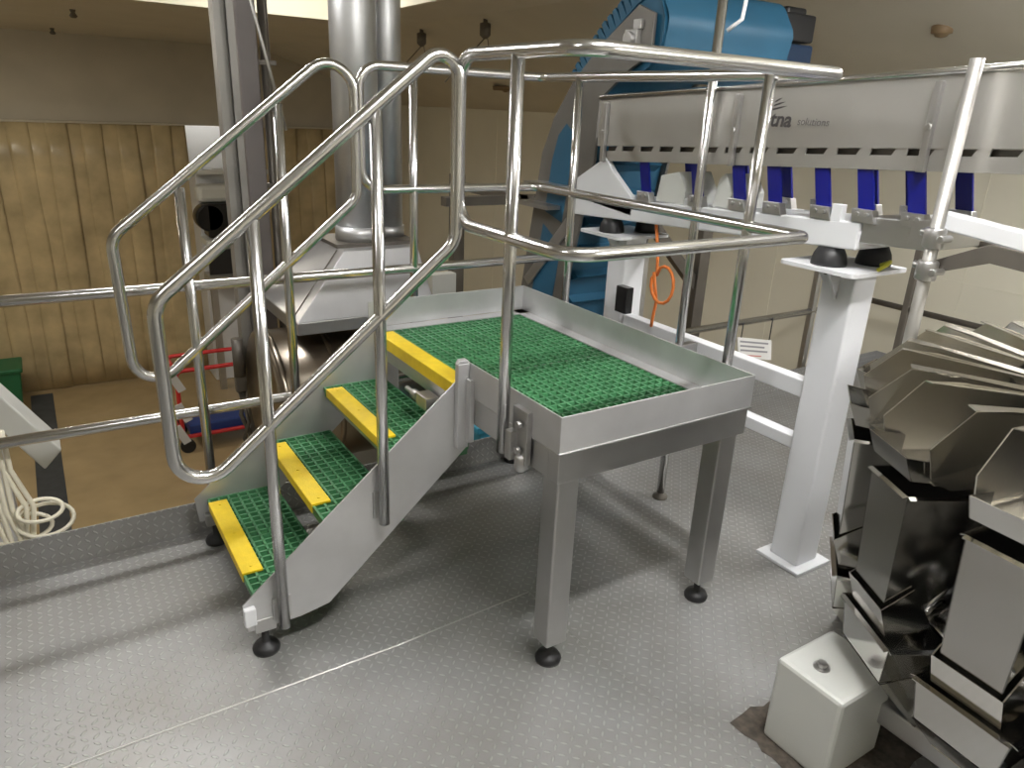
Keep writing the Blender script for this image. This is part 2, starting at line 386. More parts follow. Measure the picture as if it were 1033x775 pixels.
# ------------------------------------------------------------------ vibratory conveyor on its white stand
SL = -.0555
def zc(y, z): return z+SL*y
def slab(b, x0, x1, y0, y1, z0, z1):
    """box following the conveyor's slope"""
    b.prism([(x0, y0, zc(y0, z0)), (x0, y1, zc(y1, z0)), (x0, y1, zc(y1, z1)), (x0, y0, zc(y0, z1))], (x1-x0, 0, 0))
    return b
def build_conveyor():
    T = thing('vibratory_conveyor', 'long grey steel trough conveyor on blue leaf springs over a white base beam', 'conveyor', (1.35, .6, 1.24))
    x0, x1 = 1.20, 1.52
    ya, yz = -1.15, 1.43
    p = B()
    slab(p, x0, x0+.004, ya, yz, 1.650, 1.862); slab(p, x1-.004, x1, ya, yz, 1.650, 1.862)
    slab(p, x0, x1, ya, yz, 1.646, 1.650)
    trough = obj('trough', p, 'pan', T)
    l = B()
    for x in (x0-.004, x1+.004):
        l.tube([(x, ya, zc(ya, 1.866)), (x, yz, zc(yz, 1.866))], .011, 10)
    obj('rim', l, 'tube', trough)
    for y in (-.19, .575, 1.37):
        for xx, s in ((x0, -1), (x1, 1)):
            r = B(); a, c = (xx-.022, xx) if s < 0 else (xx, xx+.022)
            r.box(a, c, y-.012, y+.012, zc(y, 1.575), zc(y, 1.84))
            r.cyl((a, y, zc(y, 1.71)), (a-.006, y, zc(y, 1.71)), .011, 8)
            obj('stiffener', r, 'steel', trough, bevel=.003)
    t = B(); slab(t, x0+.004, x0+.010, -1.05, 1.40, 1.578, 1.624); slab(t, x1-.01, x1-.004, -1.05, 1.40, 1.578, 1.624)
    slab(t, x0+.02, x1-.02, -1.05, 1.40, 1.585, 1.592)
    tie = obj('tie_rail', t, 'pan', T, bevel=.001)
    y = -1.0
    while y < 1.35:
        for xx in (x0+.003, x1-.009):
            tb = B().prism([(xx, y, zc(y, 1.62)), (xx, y+.05, zc(y, 1.62)), (xx, y+.032, zc(y, 1.652)), (xx, y-.004, zc(y, 1.652))], (.006, 0, 0))
            obj('tab', tb, 'pan', tie)
        y += .125
    obj('slot_backdrop', slab(B(), x0+.03, x1-.03, -1.05, 1.38, 1.595, 1.644), 'darksteel', tie)  # dark backdrop set behind the slots so the gaps look dark
    b = B()
    slab(b, x0, x1, -.02, 1.58, 1.309, 1.405)
    base = obj('base_beam', b, 'white', T, bevel=.006)
    g = B().prism([(x0, 1.60, 1.31), (x0, 1.60, 1.39), (x0, 1.36, 1.52), (x0, 1.30, 1.46), (x0, 1.14, 1.345), (x0, 1.14, 1.27)], (.03, 0, 0))
    obj('end_gusset', g, 'white', base, bevel=.003)
    e = B(); slab(e, x0+.012, x1-.012, -.27, -.02, 1.335, 1.425)
    obj('end_bracket', e, 'steel', base, bevel=.004)
    # leaf springs, both sides
    for y in (1.09, .77, .545, .375, .165, .0, -.175):
        for xx in (x0+.012, x1-.022):
            z0, z1 = zc(y, 1.405), zc(y, 1.60)
            s = B().prism([(xx, y-.055, z0+.02), (xx, y+.002, z0+.02), (xx, y+.045, z1), (xx, y-.012, z1)], (.010, 0, 0))
            sp = obj('leaf_spring', s, 'spring', T)
            c = B().prism([(xx-.016, y-.07, z0), (xx-.016, y+.015, z0), (xx-.016, y+.022, z0+.045), (xx-.016, y-.055, z0+.045)], (.036, 0, 0))
            for yy in (y-.04, y-.005): c.cyl((xx-.016, yy, z0+.028), (xx-.026, yy, z0+.028), .009, 6)
            obj('spring_clamp', c, 'steel', sp, bevel=.002)
    for ym, w in ((.93, .09), (.63, .05)):
        d = B().prism([(x0+.03, ym+w, zc(ym, 1.405)), (x0+.03, ym+w-.02, zc(ym, 1.52)), (x0+.03, ym-w+.05, zc(ym, 1.545)), (x0+.03, ym-w, zc(ym, 1.47)), (x0+.03, ym-w, zc(ym, 1.405))], (.2, 0, 0))
        dr = obj('drive_unit', d, 'offwhite', T, bevel=.006)
        obj('drive_foot', B().box(x0+.02, x0+.09, ym-w-.06, ym-w-.01, zc(ym, 1.405), zc(ym, 1.44)), 'white', dr, bevel=.004)
    st = B().box(x0, x0+.03, .06, .10, zc(.08, 1.40), zc(.08, 1.46)); obj('stop', st, 'white', base, bevel=.003)
    # maker's lettering on the trough side
    def text(body, size, y, z, mt, name, shear=0.0, bold=0.0):
        cu = bpy.data.curves.new(name, 'FONT'); cu.body = body; cu.size = size; cu.extrude = .0008; cu.shear = shear; cu.offset = bold
        tmp = bpy.data.objects.new(name, cu); COL.objects.link(tmp)
        dg = bpy.context.evaluated_depsgraph_get(); me = bpy.data.meshes.new_from_object(tmp.evaluated_get(dg))
        bpy.data.objects.remove(tmp)
        me.materials.clear(); me.materials.append(M[mt])
        o = bpy.data.objects.new(name, me); COL.objects.link(o); o.parent = trough
        o.rotation_euler = (PI/2-0, 0, -PI/2); o.location = Vector((x0-.0012, y, z))-wloc(trough)
        return o
    text('tna', .074, .422, zc(.36, 1.719), 'text', 'lettering', .15, .0016)
    text('solutions', .036, .302, zc(.25, 1.7215), 'textgrey', 'lettering', .15)
    sw = B()
    for i, (dy, dz, ln) in enumerate(((0, 0, .065), (-.004, .014, .05), (-.006, .027, .032))):
        pts = []
        yy, zz = .42+dy, zc(.4, 1.775)+dz
        sw.prism([(x0-.0012, yy, zz), (x0-.0012, yy-ln*.5, zz+.007), (x0-.0012, yy-ln, zz+.017), (x0-.0012, yy-ln*.55, zz+.014), (x0-.0012, yy-.004, zz+.007)], (.0014, 0, 0))
    obj('emblem', sw, 'text', trough)

    # stand
    S = thing('conveyor_stand', 'white steel stand of two pillars and rails carrying the trough conveyor', 'stand', (1.31, .6, 0))
    def pillar(cy, zt, base):
        cx = 1.305; h = .066
        p = B().box(cx-h, cx+h, cy-h, cy+h, .012, zt-.014)
        o = obj('pillar', p, 'white', S, bevel=.008)
        bp = B().box(cx-.105, cx+.105, cy-.105, cy+.105, 0, .014)
        obj('base_plate', bp, 'white', o, bevel=.003)
        tp = B().prism(fillet([(1.145, cy-.115, zt-.014), (1.475, cy-.115, zt-.014), (1.475, cy+.195, zt-.014), (1.145, cy+.195, zt-.014)], .02, True, 3), (0, 0, .014))
        obj('top_plate', tp, 'white', o)
        gs = B()
        for sg in (-1, 1):
            gs.prism([(cx+sg*h, cy-.006, zt-.014), (cx+sg*(h+.07), cy-.006, zt-.014), (cx+sg*h, cy-.006, zt-.12)], (0, .012, 0))
        gs.prism([(cx-.006, cy+h, zt-.014), (cx-.006, cy+h+.09, zt-.014), (cx-.006, cy+h, zt-.12)], (.012, 0, 0))
        obj('gusset', gs, 'white', o)
        for mx, my in ((1.235, cy+.05), (1.415, cy-.01)):
            gap = zc(my, 1.309)-zt
            m = B().lathe((mx, my, zt), [(.062, 0), (.062, .012), (.056, gap*.6), (.042, gap)], 24)
            rm = obj('rubber_mount', m, 'black', o)
            obj('bolt', B().cyl((mx, my, zt-.036), (mx, my, zt-.013), .009, 8), 'darksteel', rm)
        return o
    p1 = pillar(.045, 1.238, True)
    obj('earth_wire', B().tube([(1.30, -.055, 1.24), (1.32, -.075, 1.262), (1.345, -.07, 1.27), (1.36, -.03, 1.25)], .007, 8), 'earth', p1)
    p2 = pillar(1.26, 1.170, True)
    obj('switch_box', B().box(1.195, 1.24, 1.11, 1.19, .80, .93), 'blackgloss', p2, bevel=.004)
    obj('rail', B().box(1.26, 1.32, .11, 1.195, .705, .775), 'white', S, bevel=.005)
    obj('rail', B().box(1.26, 1.32, .11, 1.195, .485, .537), 'white', S, bevel=.005)

    # slender poles standing beside the conveyor
    P1 = thing('support_pole', 'tall steel pole behind the platform guard rail, in front of the trough', 'pole', (1.165, .70, 0), 'poles beside the trough conveyor')
    obj('tube', B().tube([(1.165, .70, .03), (1.165, .70, 2.5)], .019), 'tube', P1)
    obj('foot', B().lathe((1.165, .70, 0), [(.035, 0), (.035, .012), (.014, .02), (.014, .05)]), 'darksteel', P1)
    obj('clamp', B().box(1.14, 1.262, .68, .72, .71, .77), 'steel', P1, bevel=.003)
    lp = B().tube([(1.165+.02, .68, 2.24), (1.165+.05, .63, 2.15), (1.165+.03, .62, 2.07), (1.165+.0, .66, 2.03)], .008, 8)
    obj('bracket', lp, 'white', P1)
    P2 = thing('support_pole', 'steel pole with two cross clamps standing at the bucket weigher', 'pole', (1.13, -.313, 0), 'poles beside the trough conveyor')
    obj('tube', B().tube([(1.13, -.313, 0), (1.13, -.313, 1.905)], .0195), 'pan', P2)
    for z in (1.405, 1.305):
        c = B().lathe((1.13, -.313, z), [(.028, -.03), (.031, -.025), (.031, .025), (.028, .03)], 16)
        c.box(1.15, 1.20, -.315, -.285, z-.02, z+.02).cyl((1.10, -.345, z), (1.16, -.345, z), .011, 8).cyl((1.13, -.335, z+.012), (1.13, -.27, z+.012), .012, 8)
        obj('clamp', c, 'steel', P2, bevel=.002)
    pl = B().prism([(1.19, -.20, 1.44), (1.19, -.30, 1.455), (1.19, -.30, 1.36), (1.19, -.20, 1.35)], (.012, 0, 0))
    obj('bracket_plate', pl, 'steel', P2, bevel=.002)
    bar = B().prism([(1.20, -.275, 1.425), (1.20, -.275, 1.478), (1.20, -1.0, 1.398), (1.20, -1.0, 1.335)], (.05, 0, 0))
    obj('cross_bar', bar, 'white', P2, bevel=.006)
    bar = B().prism([(1.185, -.29, 1.285), (1.185, -.29, 1.325), (1.185, -.45, 1.405), (1.185, -1.0, 1.355), (1.185, -1.0, 1.31), (1.185, -.46, 1.35)], (.012, 0, 0))
    obj('brace', bar, 'darksteel', P2, bevel=.002)

    O = B()
    pts = [(1.235, 1.0, 1.25), (1.232, .965, 1.12), (1.23, .955, 1.02)]
    ctr = Vector((1.228, .90, .99))
    for k in range(0, 15):
        a = math.radians(60+24*k); pts.append((1.226-.0012*k, ctr.y+.068*math.cos(a), ctr.z+.085*math.sin(a)))
    pts += [(1.235, .945, .90), (1.235, .955, .83), (1.235, .96, .775)]
    o = obj('cable', O.tube(pts, .0075, 8), 'orange', base=(1.235, .96, .775))
    tag(o, 'orange cable with one hanging loop behind the platform deck', 'cable')

# ------------------------------------------------------------------ blue incline elevator
def build_elevator():
    T = thing('incline_elevator', 'blue belt incline elevator with grey side cheeks and dark motor near the ceiling', 'elevator', (1.5, 1.8, HF))
    X0, X1, XH = 1.215, 1.72, 2.06
    outer = [(2.35, HF), (2.35, -.6), (2.09, .60), (1.92, 1.50), (1.83, 1.68), (1.68, 1.86), (1.48, 2.02), (1.235, 2.17)]
    inner = [(1.13, 2.13), (1.13, 1.97), (1.28, 1.90), (1.46, 1.78), (1.47, 1.50), (1.66, .70), (1.88, -.6), (1.9, HF)]
    prof = outer+inner
    for x in (X0, X1):
        obj('side_cheek', B().prism([(x, y, z) for y, z in prof], (.018, 0, 0)), 'darkgrey', T, bevel=.002)
    # opening in the near cheek through which the belt shows
    s = B()
    op = [(1.86, 1.20), (1.82, 1.47), (1.775, 1.60), (1.71, 1.66), (1.655, 1.62), (1.645, 1.50), (1.70, 1.16)]
    s.prism([(X0-.002, y, z) for y, z in op], (.004, 0, 0)).prism([(X0-.002, y, z) for y, z in [(1.90, .98), (1.87, 1.13), (1.74, 1.06)]], (.004, 0, 0))
    s.prism([(X0-.002, y, z) for y, z in [(1.96, .66), (1.92, .86), (1.70, 1.0), (1.75, .70)]], (.004, 0, 0))
    obj('side_opening', s, 'blue', T)
    obj('bearing_block', B().box(X0-.03, X0, 1.20, 1.28, 2.01, 2.07).cyl((X0-.05, 1.24, 2.03), (X0, 1.24, 2.03), .03, 16).box(X0-.02, X0, 1.19, 1.24, 2.07, 2.11), 'steel', T, bevel=.003)
    for (ya, yb, z) in ((1.62, 1.95, 1.345), (1.72, 2.02, 1.235)):
        obj('tie_bar', B().box(X0-.09, X0-.001, ya, yb, z-.011, z+.011), 'steel', T)
    obj('guide_strip', B().prism([(X0-.014, 2.02, .80), (X0-.014, 1.97, .76), (X0-.014, 1.58, 1.17), (X0-.014, 1.62, 1.22)], (.01, 0, 0)), 'steel', T)
    def along(pl, step, f):
        acc = 0
        for p, q in zip(pl, pl[1:]):
            L = math.hypot(q[0]-p[0], q[1]-p[1])
            while acc < L:
                t = acc/L; f((p[0]+(q[0]-p[0])*t, p[1]+(q[1]-p[1])*t), q); acc += step
            acc -= L
    cy, cz, r = 1.27, 2.07, .19
    path = [(1.90, -2.6), (1.88, -.6), (1.68, .70), (1.52, 1.45), (1.50, 1.76), (1.32, 1.89)]
    arc = [(cy-r*math.cos(a), cz+r*math.sin(a)) for a in [math.radians(-70+17*k) for k in range(11)]]
    up = [(1.48, 2.095), (1.66, 1.93), (1.78, 1.74), (1.86, 1.55), (2.0, .65), (2.25, -.6), (2.25, -2.6)]
    b = B(); b.grid([[(x, y, z) for y, z in path+arc+up] for x in (X0+.02, X1-.002)])
    belt = obj('belt', b, 'blue', T)
    def cleat(p, q):
        d = Vector((0, q[0]-p[0], q[1]-p[1])).normalized(); n = Vector((0, -d.z, d.y))
        a = Vector((X0+.05, *p)); c = B()
        c.prism([a-d*.03, a+d*.01+n*.05, a+d*.03], (X1-X0-.09, 0, 0))
        obj('cleat', c, 'blue', belt)
    along(path[1:5], .15, cleat)
    # wide head drum with shallow lagging ribs
    hd = B(); A = []
    for k in range(49):
        a = math.radians(-120+k*5.0); rr = r+.010+.005*math.sin(a*8)
        A.append((cy-rr*math.cos(a), cz+rr*math.sin(a)))
    hd.grid([[(x, y, z) for y, z in A] for x in (X0+.03, XH)])
    hd.cyl((X0+.03, cy, cz), (XH-.005, cy, cz), r*.97, 40)
    obj('head_drum', hd, 'blue', T)
    def tooth(p, q):
        d = Vector((0, q[0]-p[0], q[1]-p[1])).normalized(); n = Vector((0, -d.z, d.y))
        if n.z < 0: n = -n
        a = Vector((X0+.02, *p)); sw = B()
        sw.prism([a-d*.021-n*.05, a-d*.014+n*.032, a+d*.012+n*.032, a+d*.021-n*.05], (.03, 0, 0))
        obj('side_tooth', sw, 'blue', belt)
    along([(1.16, 2.285), (1.30, 2.215)]+up[:2]+[(1.72, 1.86)], .042, tooth)
    mt = B().cyl((XH, 1.27, 2.07), (XH+.09, 1.27, 2.07), .09).box(XH+.08, XH+.33, 1.19, 1.35, 1.95, 2.09)
    mo = obj('motor', mt, 'navy', T, bevel=.015)
    obj('motor_fan_cover', B().box(XH+.09, XH+.33, 1.20, 1.36, 2.10, 2.23).box(XH+.12, XH+.27, 1.22, 1.33, 2.22, 2.26), 'black', mo, bevel=.012)
    obj('support_post', B().box(1.78, 1.88, 3.96, 4.06, HF, 1.2), 'darksteel', T, bevel=.004)
    obj('support_beam', B().box(1.2, 2.0, 3.0, 3.08, 1.08, 1.14), 'darksteel', T)
    obj('support_beam', B().box(1.80, 1.86, 3.0, 4.0, 1.08, 1.14), 'darksteel', T)
    po = obj('support_post', B().box(2.37, 2.46, 1.76, 1.85, HF, 1.22), 'darksteel', T, bevel=.004)
    obj('brace', B().prism([(1.88, 1.78, 1.14), (1.94, 1.78, 1.18), (2.42, 1.78, .72), (2.38, 1.78, .66)], (0, .05, 0)), 'darksteel', po)
    obj('support_beam', B().box(1.72, 2.46, 1.78, 1.83, 1.17, 1.23), 'darksteel', T)
    tag(obj('junction_box', B().box(1.55, 1.775, 3.9, 4.0, .18, .40), 'offwhite', base=(1.67, 3.95, .18), bevel=.006), 'small pale junction box fixed to the dark post behind the deck', 'junction box')

# ------------------------------------------------------------------ multihead weigher
def build_weigher():
    C = Vector((1.20, -1.05, 0))
    T = thing('multihead_weigher', 'bucket weigher with a ring of shiny steel hoppers at the right edge', 'weighing machine', C)
    def ring(a, pts):
        ca, sa = math.cos(a), math.sin(a)
        return [(C.x+r*ca-t*sa, C.y+r*sa+t*ca, z) for r, t, z in pts]
    def wallq(b, a, quad, n, th=.003):
        """thin plate: quad in (r,t,z) thickened along n"""
        q = ring(a, quad); ca, sa = math.cos(a), math.sin(a)
        d = Vector((n[0]*ca-n[1]*sa, n[0]*sa+n[1]*ca, n[2]))*th
        b.prism(q, d)
    body = B().lathe(C, [(.42, 0), (.42, .02), (.30, .03), (.30, .22), (.40, .3), (.43, .34), (.43, .86), (.40, .90)], 42)
    bo = obj('body', body, 'blackgloss', T)
    cone = B().lathe(C, [(.37, .90), (.36, .935), (.30, .98), (.02, 1.13)], 42)
    obj('dispersion_cone', cone, 'mirror', T)
    a0 = math.radians(151); step = 2*PI/15
    for k in range(15):
        a = a0+k*step
        # radial feeder pan
        hw = .098; t = .003; b = B()
        side = [(.30, .945), (.30, 1.09), (.60, 1.125), (.69, 1.125), (.775, 1.03), (.755, .955), (.70, .925)]
        for s in (-1, 1):
            tt = s*hw
            wallq(b, a, [(r, tt*(.55+.45*min(1, (r-.2)/.45)), z) for r, z in side], (0, s, 0))
        wallq(b, a, [(.30, -hw*.65, .945), (.74, -hw, .935), (.74, hw, .935), (.30, hw*.65, .945)], (0, 0, 1))
        # inward-folded lips
        for s in (-1, 1):
            wallq(b, a, [(.30, s*hw*.65, 1.09), (.69, s*hw, 1.125), (.69, s*(hw-.03), 1.128), (.30, s*(hw*.65-.03), 1.093)], (0, 0, 1))
        fp = obj('feeder_pan', b, 'feed', T)
        dv = B(); wallq(dv, a, [(.42, -hw*.75, .945), (.42, hw*.75, .945), (.42, hw*.75, 1.09), (.42, -hw*.75, 1.09)], (-1, 0, 0))
        obj('shade_plate', dv, 'blackgloss', fp)  # black plate added so the pan's inside reads as dark shade
        # open outlet box at the outer end of the pan
        ob = B(); ow = .088
        for s in (-1, 1):
            wallq(ob, a, [(.715, s*ow, .935), (.79, s*ow*.95, .94), (.815, s*ow*.95, 1.0), (.715, s*ow, .985)], (0, -s, 0))
        wallq(ob, a, [(.79, -ow*.95, .94), (.79, ow*.95, .94), (.815, ow*.95, 1.0), (.815, -ow*.95, 1.0)], (-1, 0, 0))
        wallq(ob, a, [(.715, -ow, .935), (.73, -ow, .936), (.73, ow, .936), (.715, ow, .935)], (0, 0, 1))
        obj('outlet', ob, 'mirror', fp)
        # pool hopper
        def hopper(rt0, rt1, rb0, rb1, zt, zb, w, name, mname, flapang):
            h = B()
            wt = w; wb = w*.86
            wallq(h, a, [(rt1, -wt, zt), (rt1, wt, zt), (rb1, wb, zb), (rb1, -wb, zb)], (-1, 0, 0))
            wallq(h, a, [(rt0, -wt, zt), (rt0, wt, zt), (rb0, wb, zb+.06), (rb0, -wb, zb+.06)], (1, 0, 0))
            for s in (-1, 1):
                wallq(h, a, [(rt0, s*wt, zt), (rt1, s*wt, zt), (rb1, s*wb, zb), ((rb0+rb1)/2, s*wb, zb-.0), (rb0, s*wb, zb+.06)], (0, -s, 0))
            # folded rim
            for s in (-1, 1):
                wallq(h, a, [(rt0, s*wt, zt), (rt1, s*wt, zt), (rt1, s*(wt+.012), zt-.004), (rt0, s*(wt+.012), zt-.004)], (0, 0, 1))
            wallq(h, a, [(rt1, -wt, zt), (rt1, wt, zt), (rt1+.012, wt, zt-.004), (rt1+.012, -wt, zt-.004)], (0, 0, 1))
            ho = obj(name, h, mname, T)
            f = B(); e = .012
            rm = rb0+(rb1-rb0)*.1
            if name == 'pool_hopper':
                wallq(f, a, [(rb1+e, -wb-e, zb+.04), (rb1+e, wb+e, zb+.04), (rb1-.02, wb+e, zb-.05), (rb1-.02, -wb-e, zb-.05)], (1, 0, 0))
                wallq(f, a, [(rb1-.02, -wb-e, zb-.05), (rb1-.02, wb+e, zb-.05), (rm, wb+e, zb-.012), (rm, -wb-e, zb-.012)], (0, 0, -1))
                for s in (-1, 1):
                    wallq(f, a, [(rb1+e, s*(wb+e), zb+.04), (rb1-.02, s*(wb+e), zb-.05), (rm, s*(wb+e), zb-.012), (rb1-.06, s*(wb+e), zb+.10)], (0, -s, 0))
            else:
                wallq(f, a, [(rb1, -wb, zb-.004), (rb1, wb, zb-.004), (rb1-.13, wb, zb-.15), (rb1-.13, -wb, zb-.15)], (-1, 0, 0))
                wallq(f, a, [(rb0, -wb, zb+.05), (rb0, wb, zb+.05), (rb1-.13, wb, zb-.15), (rb1-.13, -wb, zb-.15)], (1, 0, 0))
                for s in (-1, 1):
                    wallq(f, a, [(rb1, s*(wb+.004), zb-.004), (rb1-.13, s*(wb+.004), zb-.15), (rb0, s*(wb+.004), zb+.05)], (0, -s, 0))
            obj('flap', f, mname, ho)
            for s in (-1, 1):
                q0 = ring(a, [(rb0-.03, s*w*.75, zb+.12)])[0]; q1 = ring(a, [(rb0+.05, s*w*.9, zb+.02)])[0]
                obj('lever', B().tube([q0, q1], .008, 8), 'tube', ho)
                q2 = ring(a, [(rb0+.03, s*w*.85, zb+.11)])[0]; q3 = ring(a, [(rb0+.03, s*w*.45, zb+.11)])[0]
                obj('roller', B().cyl(q2, q3, .016, 12), 'tube', ho)
        hopper(.52, .785, .62, .765, .895, .535, .082, 'pool_hopper', 'mirror', 0)
        hopper(.47, .755, .52, .745, .475, .36, .115, 'weigh_hopper', 'mirror', 0)
        d = B()
        d.prism(ring(a, [(.42, -.06, .52), (.53, -.06, .52), (.53, .06, .52), (.42, .06, .52)]), (0, 0, .34))
        d.prism(ring(a, [(.42, -.05, .2), (.47, -.05, .2), (.47, .05, .2), (.42, .05, .2)]), (0, 0, .26))
        obj('actuator_housing', d, 'blackgloss', T, bevel=.006)
    # base frame reaching the white foot block
    f = B()
    f.prism([(.60, -.60, .20), (.66, -.66, .20), (1.0, -.90, .20), (.96, -.96, .20)][:0] or [(.685, -.57, .215), (.685, -.72, .215), (1.02, -1.08, .215), (1.08, -.86, .215)], (0, 0, .05))
    f.box(.64, .70, -1.6, -.70, .12, .19)
    obj('base_frame', f, 'steel', T, bevel=.006)
    # white foot block
    b = B().box(.43, .68, -.735, -.525, .0, .285)
    o = tag(obj('foot_block', b, 'offwhite', base=(.555, -.63, 0), bevel=.012), 'cream white steel foot block with a bolt on top under the weigher', 'machine foot')
    bt = B().cyl((.505, -.615, .284), (.505, -.615, .289), .023, 20).cyl((.505, -.615, .289), (.505, -.615, .302), .014, 6)
    obj('bolt', bt, 'steel', o)

# ------------------------------------------------------------------ hood, ducts and columns in the lower hall
def build_hall():
    T = thing('fryer_hood', 'steel extraction hood with sloping faces above a brown drum behind the stair', 'extraction hood', (.4, 2.5, HF))
    xa, xb, ya, yb, za, zb = -.07, .75, 2.26, 2.95, .60, .95
    t0, t1, u0, u1 = .24, .68, 2.36, 2.80
    h = B()
    lo = [(xa, ya, za), (xb, ya, za), (xb, yb, za), (xa, yb, za)]; hi = [(t0, u0, zb), (t1, u0, zb), (t1, u1, zb), (t0, u1, zb)]
    vl = [h.bm.verts.new(p) for p in lo]; vh = [h.bm.verts.new(p) for p in hi]
    h.bm.faces.new(vh); h.bm.faces.new(vl[::-1])
    for i in range(4): h.bm.faces.new([vl[i], vl[(i+1) % 4], vh[(i+1) % 4], vh[i]])
    hood = obj('hood', h, 'hood', T, bevel=.004)
    obj('seam', B().tube([(xa+.02, ya+.10, za+.02), (t0-.01, u0+.09, zb-.01)], .006, 6), 'darksteel', hood)
    obj('skirt', B().box(xa, xb, ya, yb, .53, .60), 'steel', T, bevel=.004)
    obj('flange', B().box(t0-.01, t1+.05, u0+.09, u1+.03, zb, zb+.02), 'darksteel', T)
    dr = B().lathe((0, 2.60, .06), [(.38, -.20), (.41, -.19), (.41, .8)], 48, 'x')
    for xx in (-.18, .12): dr.lathe((xx, 2.60, .06), [(.405, 0), (.425, .005), (.425, .03), (.405, .035)], 48, 'x')
    obj('drum', dr, 'drum', T)
    obj('body', B().box(.0, .75, 2.4, 2.85, HF, -.25), 'steel', T)
    D = thing('exhaust_duct', 'wide round silver exhaust duct rising from the hood to the ceiling', 'duct', (.42, 2.62, 1.02))
    obj('pipe', B().cyl((.42, 2.60, .97), (.42, 2.60, 3.19), .125, 40), 'duct', D)
    obj('collar', B().cyl((.42, 2.60, .97), (.42, 2.60, 1.05), .135, 40), 'duct', D)
    D = thing('exhaust_duct', 'narrower silver duct standing right behind the wide one', 'duct', (.66, 2.82, 1.02))
    obj('pipe', B().cyl((.64, 2.68, .97), (.64, 2.68, 3.19), .085, 36), 'duct', D)
    obj('collar', B().cyl((.64, 2.68, .97), (.64, 2.68, 1.03), .095, 36), 'duct', D)
    # columns
    c = B().box(-.20, -.165, 3.0, 3.1, HF, 3.19).box(-.13, -.095, 3.0, 3.1, HF, 3.19).box(-.165, -.13, 3.04, 3.06, HF, 3.19)
    tag(obj('steel_column', c, M['taupe'], base=(-.15, 3.05, HF)), 'pale channel steel column behind the upper stair handrail', 'column')
    c = B().box(-.04, .075, 3.2, 3.3, HF, 3.19)
    tag(obj('steel_column', c, M['mauve'], base=(.02, 3.25, HF), bevel=.01), 'dull mauve grey square column left of the round duct', 'column')
    c = B().cyl((.12, 3.25, HF), (.12, 3.25, 3.19), .022).cyl((.155, 3.3, HF), (.155, 3.3, 3.19), .014)
    for z in (-.2, .5, 1.2, 1.9): c.box(.08, .18, 3.22, 3.30, z, z+.025)
    tag(obj('riser_pipe', c, 'darksteel', base=(.13, 3.27, HF)), 'thin dark riser pipes clipped beside the mauve column', 'pipe')
    w = B().tube([(-.12, 2.9, 2.62), (.03, 2.9, 1.95), (.12, 2.9, 1.55)], .009, 8)
    w.tube([(-.12, 2.9, 2.62), (-.13, 2.9, 3.19)], .009, 8)
    tag(obj('hanging_cable', w, 'pan', base=(0, 2.9, 2.0)), 'pale slack cable slanting down beside the columns', 'cable')
    v = B().cyl((-.24, 2.97, .10), (-.24, 2.97, .34), .035, 16).box(-.27, -.21, 2.95, 3.0, .0, .10)
    v.tube([(-.22, 2.98, 0), (-.26, 2.95, -.15), (-.21, 2.97, -.3), (-.2, 3.0, -.45)], .014, 8).tube([(-.25, 2.98, 0), (-.22, 2.93, -.2), (-.25, 2.97, -.32), (-.2, 3.0, -.5)], .012, 8)
    tag(obj('valve', v, 'darksteel', base=(-.24, 3, .1)), 'dark valve with dangling cables on the channel column', 'valve')
    # strip curtains
    def curtain(x0, x1, label, amp):
        t = thing('strip_curtain', label, 'strip curtain', ((x0+x1)/2, 12.2, HF))
        obj('hanging_rail', B().box(x0, x1, 12.17, 12.29, 1.235, 1.27), 'bulk', t)
        n = max(1, round((x1-x0)/.24)); w = (x1-x0)/n
        for i in range(n):
            xs = x0+i*w; yy = 12.20+(.022 if i % 2 else -.0)
            b = B(); rows = []
            for j in range(7):
                u = j/6; bow = .012*math.sin(PI*u)
                rows.append([(xs-.025+(w+.05)*u+.012*math.sin(i*2.1+z*1.3), yy-bow+.012*math.sin(i*1.7+z*.9), z) for z in [HF+.02+(1.24-HF-.02)*q/8 for q in range(9)]])
            b.grid(rows); st = obj('strip', b, 'curtain', t)
            md = st.modifiers.new('thick', 'SOLIDIFY'); md.thickness = .004
    curtain(-5.2, 1.15, 'wide amber plastic strip curtain filling the left opening', 1)
    curtain(2.25, 4.95, 'amber plastic strip curtain behind the round duct', 1)
    # machine in the gap between the curtains
    m = thing('packing_machine', 'white and dark machine seen through the gap between the curtains', 'machine', (1.55, 11.4, HF))
    obj('cabinet', B().box(1.12, 2.2, 11.5, 12.1, HF, .55), 'white', m, bevel=.02)
    obj('shelf', B().box(1.05, 2.2, 11.2, 11.5, .55, .62).box(1.1, 2.1, 11.0, 11.5, -.55, -.45), 'offwhite', m)
    obj('drive', B().cyl((1.2, 11.3, -.1), (1.2, 11.0, -.1), .22).box(1.15, 1.75, 11.0, 11.4, -.42, .12), 'blackgloss', m, bevel=.03)
    obj('guard', B().box(1.05, 1.6, 11.1, 11.4, .12, .40), 'offwhite', m, bevel=.08)
    obj('drawer_front', B().box(1.1, 2.0, 10.95, 11.0, -1.0, -.6), 'black', m)
    obj('lower_frame', B().box(1.1, 2.1, 11.0, 11.5, -1.2, -1.05).box(1.1, 1.2, 11.0, 11.1, HF, -1.2).box(2.0, 2.1, 11.0, 11.1, HF, -1.2), 'pan', m)
    # floor mat, bin, trolley
    tag(obj('floor_mat', B().box(-1.66, -1.35, 4.5, 12.0, HF, HF+.015), 'mat', base=(-1.5, 8, HF)), 'long dark grey mat lying on the ochre hall floor', 'mat')
    g = B().prism([(-2.25, 11.3, HF+.02), (-1.76, 11.3, HF+.02), (-1.70, 11.3, HF+.68), (-2.3, 11.3, HF+.68)], (0, .6, 0)).box(-2.33, -1.67, 11.27, 11.93, HF+.65, HF+.72)
